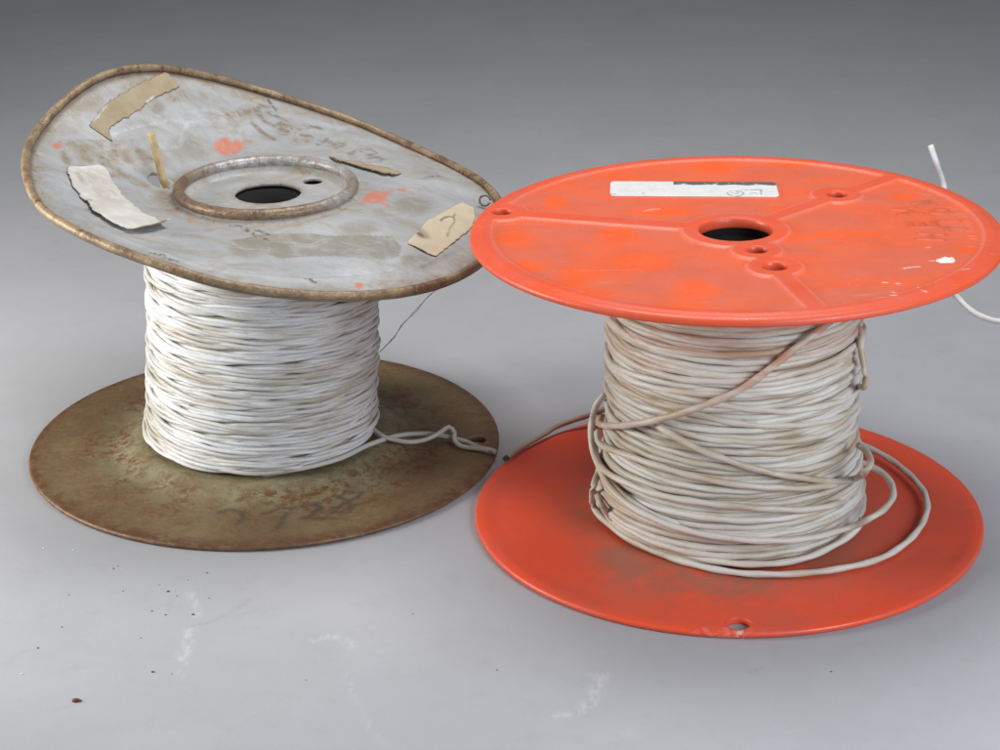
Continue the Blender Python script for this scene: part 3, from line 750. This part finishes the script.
bl = [tuple(onR(p)) for p in c8([(462, 240), (500, 220), (540, 204), (570, 214), (605, 212), (625, 235), (605, 258), (560, 256), (500, 258)])]
wt = np.maximum(wt, 1.3*inpoly(X, Y, bl))
for p, a in (([(200, 302), (260, 292), (330, 288)], .8), ([(30, 420), (60, 420)], .8), ([(140, 428), (165, 430)], .9), ([(360, 505), (385, 507)], .9), ([(280, 475), (320, 478)], .6), ([(100, 500), (130, 505)], .6), ([(100, 545), (130, 543)], .7), ([(480, 405), (500, 400)], .5), ([(420, 240), (445, 238)], .6), ([(690, 330), (740, 325)], .45), ([(390, 128), (412, 128)], .6)):
    wt = np.maximum(wt, .75*a*(1-sst(.001, .0075, polydist(X, Y, [tuple(onR(q)) for q in c8(p)]))))
# worn pale line along the step edges
wt = np.maximum(wt, .10*np.exp(-((sd+.004)/.005)**2))
wt = np.maximum(wt, .35*(1-sst(.002, .008, polydist(X, Y, [tuple(onR(q)) for q in ((645, 209), (652, 207.5), (659, 207))]))))
dk = 1.0*(1-sst(.006, .02, polydist(X, Y, [tuple(onR(q)) for q in ((540, 296), (547, 299))])))
dk = np.maximum(dk, .34*(1-sst(.004, .012, np.abs(letters-.007))))
obj('top_flange', V, FF, M['redtop'], red, dict(clean=clean[src], edge=edge[src], white=wt[src], dark=dk[src]))
core(red, .03, HR-.045, .15, .40, (0, -.03))

# sticker
cs = [(610.5, 180.3), (775.5, 181.2), (779.5, 195.6), (610, 194.6)]
cA = np.array([onR(p) for p in cs]); nu, nv = 240, 60
s_, t_ = np.meshgrid(np.linspace(0, 1, nu), np.linspace(0, 1, nv)); s_ = s_.ravel(); t_ = t_.ravel()
# rounded corners
aspect = 5.0
G = (cA[0][None]*((1-s_)*(1-t_))[:, None]+cA[1][None]*(s_*(1-t_))[:, None]+cA[2][None]*(s_*t_)[:, None]+cA[3][None]*((1-s_)*t_)[:, None])
zz = HR+TXR*G[:, 0]+TYR*G[:, 1]-.008
c7 = lambda p: [((a-55)/888, (b-52)/82) for a, b in p]
mk = np.zeros(len(s_)); gr = np.zeros(len(s_)); bd = 2.5*(t_ < .22+.02*np.sin(s_*40)) * (s_ > .382)*(~((abs(s_-.63) < .012) & (t_ > .16)))
def sl(arr, pts, wd, a):
    a *= .7; wd *= .8
    q = [(x*aspect, y) for x, y in c7(pts)]; d = polydist(s_*aspect, t_, q); np.maximum(arr, a*(1-sst(wd*.5, wd, d)), out=arr)
sl(mk, [(675+42+42*math.cos(a), 118+15*math.sin(a)) for a in np.linspace(0, 6.3, 24)], .05, .9)
sl(mk, [(690, 112), (720, 122), (735, 112), (720, 106)], .045, .7)
sl(mk, [(775, 98), (860, 97)], .05, 1.0); sl(mk, [(855, 97), (850, 122)], .045, .9); sl(mk, [(790, 122), (815, 112), (830, 122)], .045, .6); sl(mk, [(730, 101), (770, 98)], .04, .6)
sl(mk, [(225, 121), (236, 121)], .06, .8); sl(mk, [(58, 126), (85, 128)], .05, .8)
rr_ = random.Random(8)
for y0, x0, x1 in ((74, 80, 360), (98, 70, 330), (108, 100, 350), (92, 440, 560), (108, 580, 700), (122, 580, 670), (98, 600, 660)):
    x = x0
    while x < x1:
        l_ = rr_.uniform(6, 22); sl(gr, [(x, y0+rr_.uniform(-1, 1)), (x+l_, y0)], .035, rr_.uniform(.25, .7)); x += l_+rr_.uniform(4, 12)
keep = np.ones(len(s_), bool)
N = len(G); Vt = np.column_stack([G, zz+.0045]); Vb = np.column_stack([G, zz+.0005])
Fs = []
def corner(i, j):
    x = min(i, nu-2-i)/(nu-1)*aspect*1.0; y = min(j, nv-2-j)/(nv-1); R0 = .10
    return x < R0 and y < R0 and math.hypot(R0-x, R0-y) > R0
okc = [[not corner(i, j) for i in range(nu-1)] for j in range(nv-1)]
for j in range(nv-1):
    for i in range(nu-1):
        if not okc[j][i]: continue
        q = (j*nu+i, (j+1)*nu+i, (j+1)*nu+i+1, j*nu+i+1)
        Fs.append(q); Fs.append(tuple(k+N for k in reversed(q)))
        for (di, dj, a, b) in ((-1, 0, 0, 1), (0, 1, 1, 2), (1, 0, 2, 3), (0, -1, 3, 0)):
            ii, jj = i+di, j+dj
            if ii < 0 or jj < 0 or ii >= nu-1 or jj >= nv-1 or not okc[jj][ii]: Fs.append((q[a], q[a]+N, q[b]+N, q[b]))
obj('sticker', np.concatenate([Vt, Vb]), Fs, M['white'], red, dict(mark=np.tile(mk, 2), grey=np.tile(gr, 2), band=np.tile(bd, 2)))

# winding
rcx = lambda z: .006-.014*np.clip(z, 0, 1.2)*0
rrc = lambda z: .468+.040*(1-sst(.0, .55, z))+.005*np.sin(z*11)
mb = MB()
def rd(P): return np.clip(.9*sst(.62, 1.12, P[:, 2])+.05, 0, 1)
def addw(P, r, lobe, lay, dirt, sides=9, k=1.0):
    V, F = tube(P, r, sides, lobe, lay)
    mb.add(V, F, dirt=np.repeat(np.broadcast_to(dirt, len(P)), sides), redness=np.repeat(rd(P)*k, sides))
P, th = helix(rrc, .045, 1.17, .028, 300, 0, .003, -.016, .003, cx=rcx); addw(P, .0175, 0, .2, .8)
P, th = helix(rrc, .047, 1.165, .0272, 310, .012, .004, 0, .004, 1.0, step=.045, cx=rcx, lo=.05, hi=1.16); addw(P, .0129, .10, .34, .35*np.clip(.3+vnoise1(np.arange(len(P))*.02, 4), 0, 1))
P, th = helix(rrc, .052, 1.150, .050, 320, .019, .005, .008, .005, 3.0, step=.045, cx=rcx, lo=.05, hi=1.155); addw(P, .0127, .10, .30, .4*np.clip(.3+vnoise1(np.arange(len(P))*.02, 5), 0, 1))
P, th = helix(rrc, .70, .06, .060, 330, .050, .007, .016, .006, 5.0, step=.045, cx=rcx, lo=.05, hi=1.0); addw(P, .0127, .10, .30, .35*np.clip(.3+vnoise1(np.arange(len(P))*.02, 6), 0, 1))
P, th = helix(rrc, 1.14, .68, .10, 340, .045, .007, .016, .006, 1.5, step=.045, cx=rcx, lo=.05, hi=1.15); addw(P, .0126, .10, .34, .5*np.clip(.3+vnoise1(np.arange(len(P))*.02, 7), 0, 1))
wr = mb.build('wire_winding', M['wr'], red)

def onC(px, off):                         # nearest point where the ray meets the wound drum, this far off its surface
    o, d = ray(px); o = o-ORG_R; z = .5
    for it in range(12):
        R_ = float(rrc(np.array(z)))+off
        a = d[0]**2+d[1]**2; b = (o[0]-.006)*d[0]+o[1]*d[1]; c = (o[0]-.006)**2+o[1]**2-R_*R_
        disc = b*b-a*c; t_ = (-b-math.sqrt(max(disc, 0)))/a; z = (o+t_*d)[2]
    return o+t_*d
def loop(pts, dirt, redk=.2, rad=.0128):
    P = []; pts = list(pts)
    for k in (0, -1):
        if pts[k][2] == 'c': pts[k] = pts[k][:3]+(-.03,)
    for q in pts:
        px = (560+q[0]/2.5, 310+q[1]/2.5)
        if q[2] == 'c': P.append(onC(px, q[3]))
        else: P.append(onz(px, q[3])-ORG_R)
    P = smooth_path(P, .022); mb = MB()
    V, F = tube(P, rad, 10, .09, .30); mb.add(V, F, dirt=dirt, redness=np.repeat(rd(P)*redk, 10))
    mb.build('loose_loop', M['wr'], wr)
C = 'c'; Z = 'z'
loop([(104, 262, C, .02), (98, 283, C, .045), (125, 290, C, .05), (180, 286, C, .05), (260, 270, C, .05), (350, 242, C, .052), (450, 200, C, .052), (540, 135, C, .052), (605, 82, C, .05), (660, 42, C, .046), (690, 15, C, .03)], .45, 2.2, .0135)
loop([(225, 275, C, .03), (260, 300, C, .045), (330, 340, C, .048), (410, 372, C, .05), (500, 400, C, .05), (590, 418, C, .05), (680, 428, C, .05), (735, 422, C, .055), (768, 400, Z, .44), (776, 372, Z, .44), (762, 348, Z, .44), (745, 338, Z, .44)], .4, .3)
loop([(92, 300, C, .02), (100, 335, C, .05), (150, 357, C, .05), (230, 385, C, .05), (320, 412, C, .05), (400, 430, C, .05), (490, 441, C, .05), (590, 445, C, .05), (680, 438, C, .048), (740, 420, C, .03)], .25)
loop([(85, 330, C, .02), (100, 390, C, .05), (150, 425, C, .05), (230, 458, C, .048), (330, 478, C, .048), (430, 490, C, .05), (530, 497, C, .05), (620, 498, C, .05), (690, 485, C, .045), (738, 465, C, .03)], .3)
loop([(84, 355, C, .03), (110, 420, C, .06), (150, 470, C, .065), (220, 515, C, .065), (320, 552, C, .065), (420, 570, C, .065), (520, 577, C, .065), (620, 571, C, .07), (720, 545, C, .085), (780, 518, Z, .21), (818, 490, Z, .21), (834, 455, Z, .21), (815, 415, Z, .215), (775, 390, Z, .22), (745, 377, Z, .22)], .2)
loop([(115, 205, C, .02), (90, 240, C, .05), (78, 290, C, .06), (82, 350, C, .06), (110, 410, C, .05), (150, 455, C, .045), (210, 500, C, .04), (270, 526, C, .03), (330, 545, C, -.01)], .15)
loop([(100, 395, C, .04), (84, 440, C, .055), (82, 485, Z, .09), (110, 525, Z, .06), (180, 575, Z, .05), (280, 620, Z, .045), (380, 647, Z, .044), (480, 660, Z, .044), (600, 659, Z, .044), (720, 643, Z, .044), (810, 617, Z, .046), (880, 568, Z, .05), (915, 512, Z, .055), (912, 460, Z, .06), (872, 410, Z, .065), (820, 370, Z, .07), (768, 343, Z, .075), (735, 330, Z, .08)], .1)
loop([(90, 440, C, .03), (100, 480, C, .05), (140, 530, Z, .075), (230, 585, Z, .07), (330, 615, Z, .07), (430, 633, Z, .07), (530, 634, Z, .075), (620, 618, Z, .085), (700, 580, Z, .10), (745, 545, Z, .13), (755, 520, Z, .16)], .15)
loop([(738, 30, C, .0), (755, 60, C, .035), (752, 95, C, .045), (762, 150, C, .07), (764, 180, C, .075), (760, 192, C, .07), (740, 190, C, .04)], .5, .2, .0125)
# tail behind, lying out across the edge of the red flange
tp = [(612, 408), (600, 411), (590, 415), (572, 421), (556, 427), (543, 435), (524, 446), (507, 457.5)]
P = smooth_path(flatpath(tp, [.12, .10, .085, .07, .06, .055, .05, .05], ORG_R), .022)
mb = MB(); V, F = tube(P, .0110, 9, .06, .17); tcol = np.linspace(0, 1, len(P))
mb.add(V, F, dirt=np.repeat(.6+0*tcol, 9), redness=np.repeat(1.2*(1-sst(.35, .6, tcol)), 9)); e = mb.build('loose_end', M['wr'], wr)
mb = MB(); d_ = P[-1]-P[-2]; d_ /= np.linalg.norm(d_); V, F = tube(np.array([P[-1]-d_*.004, P[-1]+d_*.018]), .0112, 8); mb.add(V, F); mb.build('wire_tip', M['crumb'], e, smooth=False)

# loose white wire standing up behind the red reel and running out of frame
pts = [at_depth((930.5, 145), 9.25), at_depth((937, 165), 9.22), at_depth((944, 187), 9.20), at_depth((948, 235), 9.12), at_depth((952, 285), 9.08), at_depth((960, 300), 9.05), at_depth((975, 313), 9.0), at_depth((992, 320), 8.95), at_depth((1012, 324), 8.9)]
e_ = pts[-1]; pts += [e_+np.array([.25, -.02, -.10]), e_+np.array([.55, -.05, -.35]), np.array([e_[0]+.85, 8.8, .35]), np.array([e_[0]+1.1, 8.75, .06]), np.array([e_[0]+1.5, 8.8, .016]), np.array([e_[0]+2.3, 9.1, .016])]
b0 = np.array([e_[0]+1.5, 8.8, 0]); P = smooth_path(np.array(pts)-b0, .03)
mb = MB(); rr = np.full(len(P), .0130); V, F = tube(P, rr, 10, .06, .3); mb.add(V, F, dirt=.0)
tag(mb.build('loose_wire', M['wl'], None, loc=b0), 'loose white wire sticking up behind the red flange and curling off to the right', 'wire')

# ------------------------------------------------------------------ crumbs on the paper
def crumb(px, rad, mat, seed, name='crumb'):
    r_ = random.Random(seed); V = []; F = []
    n = 7
    V.append((0, 0, rad*.9))
    for z, s in ((.75, .55), (.3, 1.0), (0, .9)):
        for i in range(n):
            a = 2*math.pi*i/n+r_.uniform(-.2, .2); q = rad*s*r_.uniform(.65, 1.25); V.append((q*math.cos(a)*1.35, q*math.sin(a), rad*z*r_.uniform(.8, 1.1)))
    for i in range(n): F.append((0, 1+i, 1+(i+1) % n))
    for k in range(2):
        for i in range(n): F.append((1+k*n+i, 1+(k+1)*n+i, 1+(k+1)*n+(i+1) % n, 1+k*n+(i+1) % n))
    F.append(tuple(1+2*n+i for i in reversed(range(n))))
    return obj(name, V, F, mat, None, smooth=False, loc=onz(px, .0005))
dark = [((153, 672), 2.3), ((193, 614.5), 2.2), ((168, 591.5), 2.3), ((165.6, 615), 1.6), ((62, 627), 1.4), ((38, 648), 1.6), ((207, 573), 1.5), ((113.6, 568.5), 1.6), ((69, 595), 1.3), ((152, 611), 1.6), ((141, 638), 1.3), ((123, 591), 1.2), ((177, 596), 1.2), ((188, 580), 1.0), ((209, 598), 1.2), ((159, 585), 1.0), ((172, 674), 1.0), ((831, 671.7), 1.5), ((497, 670), 1.3), ((413, 614), 1.2), ((306, 680), .9), ((118, 566), 1.1)]
for i, (p, r_) in enumerate(dark):
    tag(crumb(p, .52*r_/262, M['crumb'], i), {0: 'dark crumb just left of the lower chalk streak in front of the brown reel base', 17: 'dark crumb alone in front of the red reel at the right', 18: 'dark crumb alone at the front, left of the large chalk scuff',
        19: 'dark crumb alone on the paper in front of the gap between the reels', 5: 'dark crumb farthest left on the paper', 20: 'faint dark crumb alone between two chalk scuffs at the front'}.get(i, 'tiny dark crumb in the loose scatter in front of the brown reel base'), 'crumb', 'dark crumbs on the paper')
for i, (p, r_) in enumerate((((21.6, 674), 2.2), ((73.6, 550), 1.6), ((43.7, 548), 2.0), ((60, 669), 1.2))):
    tag(crumb(p, .5*r_/262, M['pale'], 40+i), ('white crumb near the left edge of the photo above the red chip', 'white crumb below the brown base, right one of two', 'white crumb below the brown base, left one of two', 'faintest white crumb, right above the red paint chip')[i], 'crumb', 'white crumbs on the paper')
tag(crumb((77, 701), 3.2/262, M['chip'], 77, 'paint_chip'), 'dark red paint chip alone near the bottom left corner', 'paint chip')
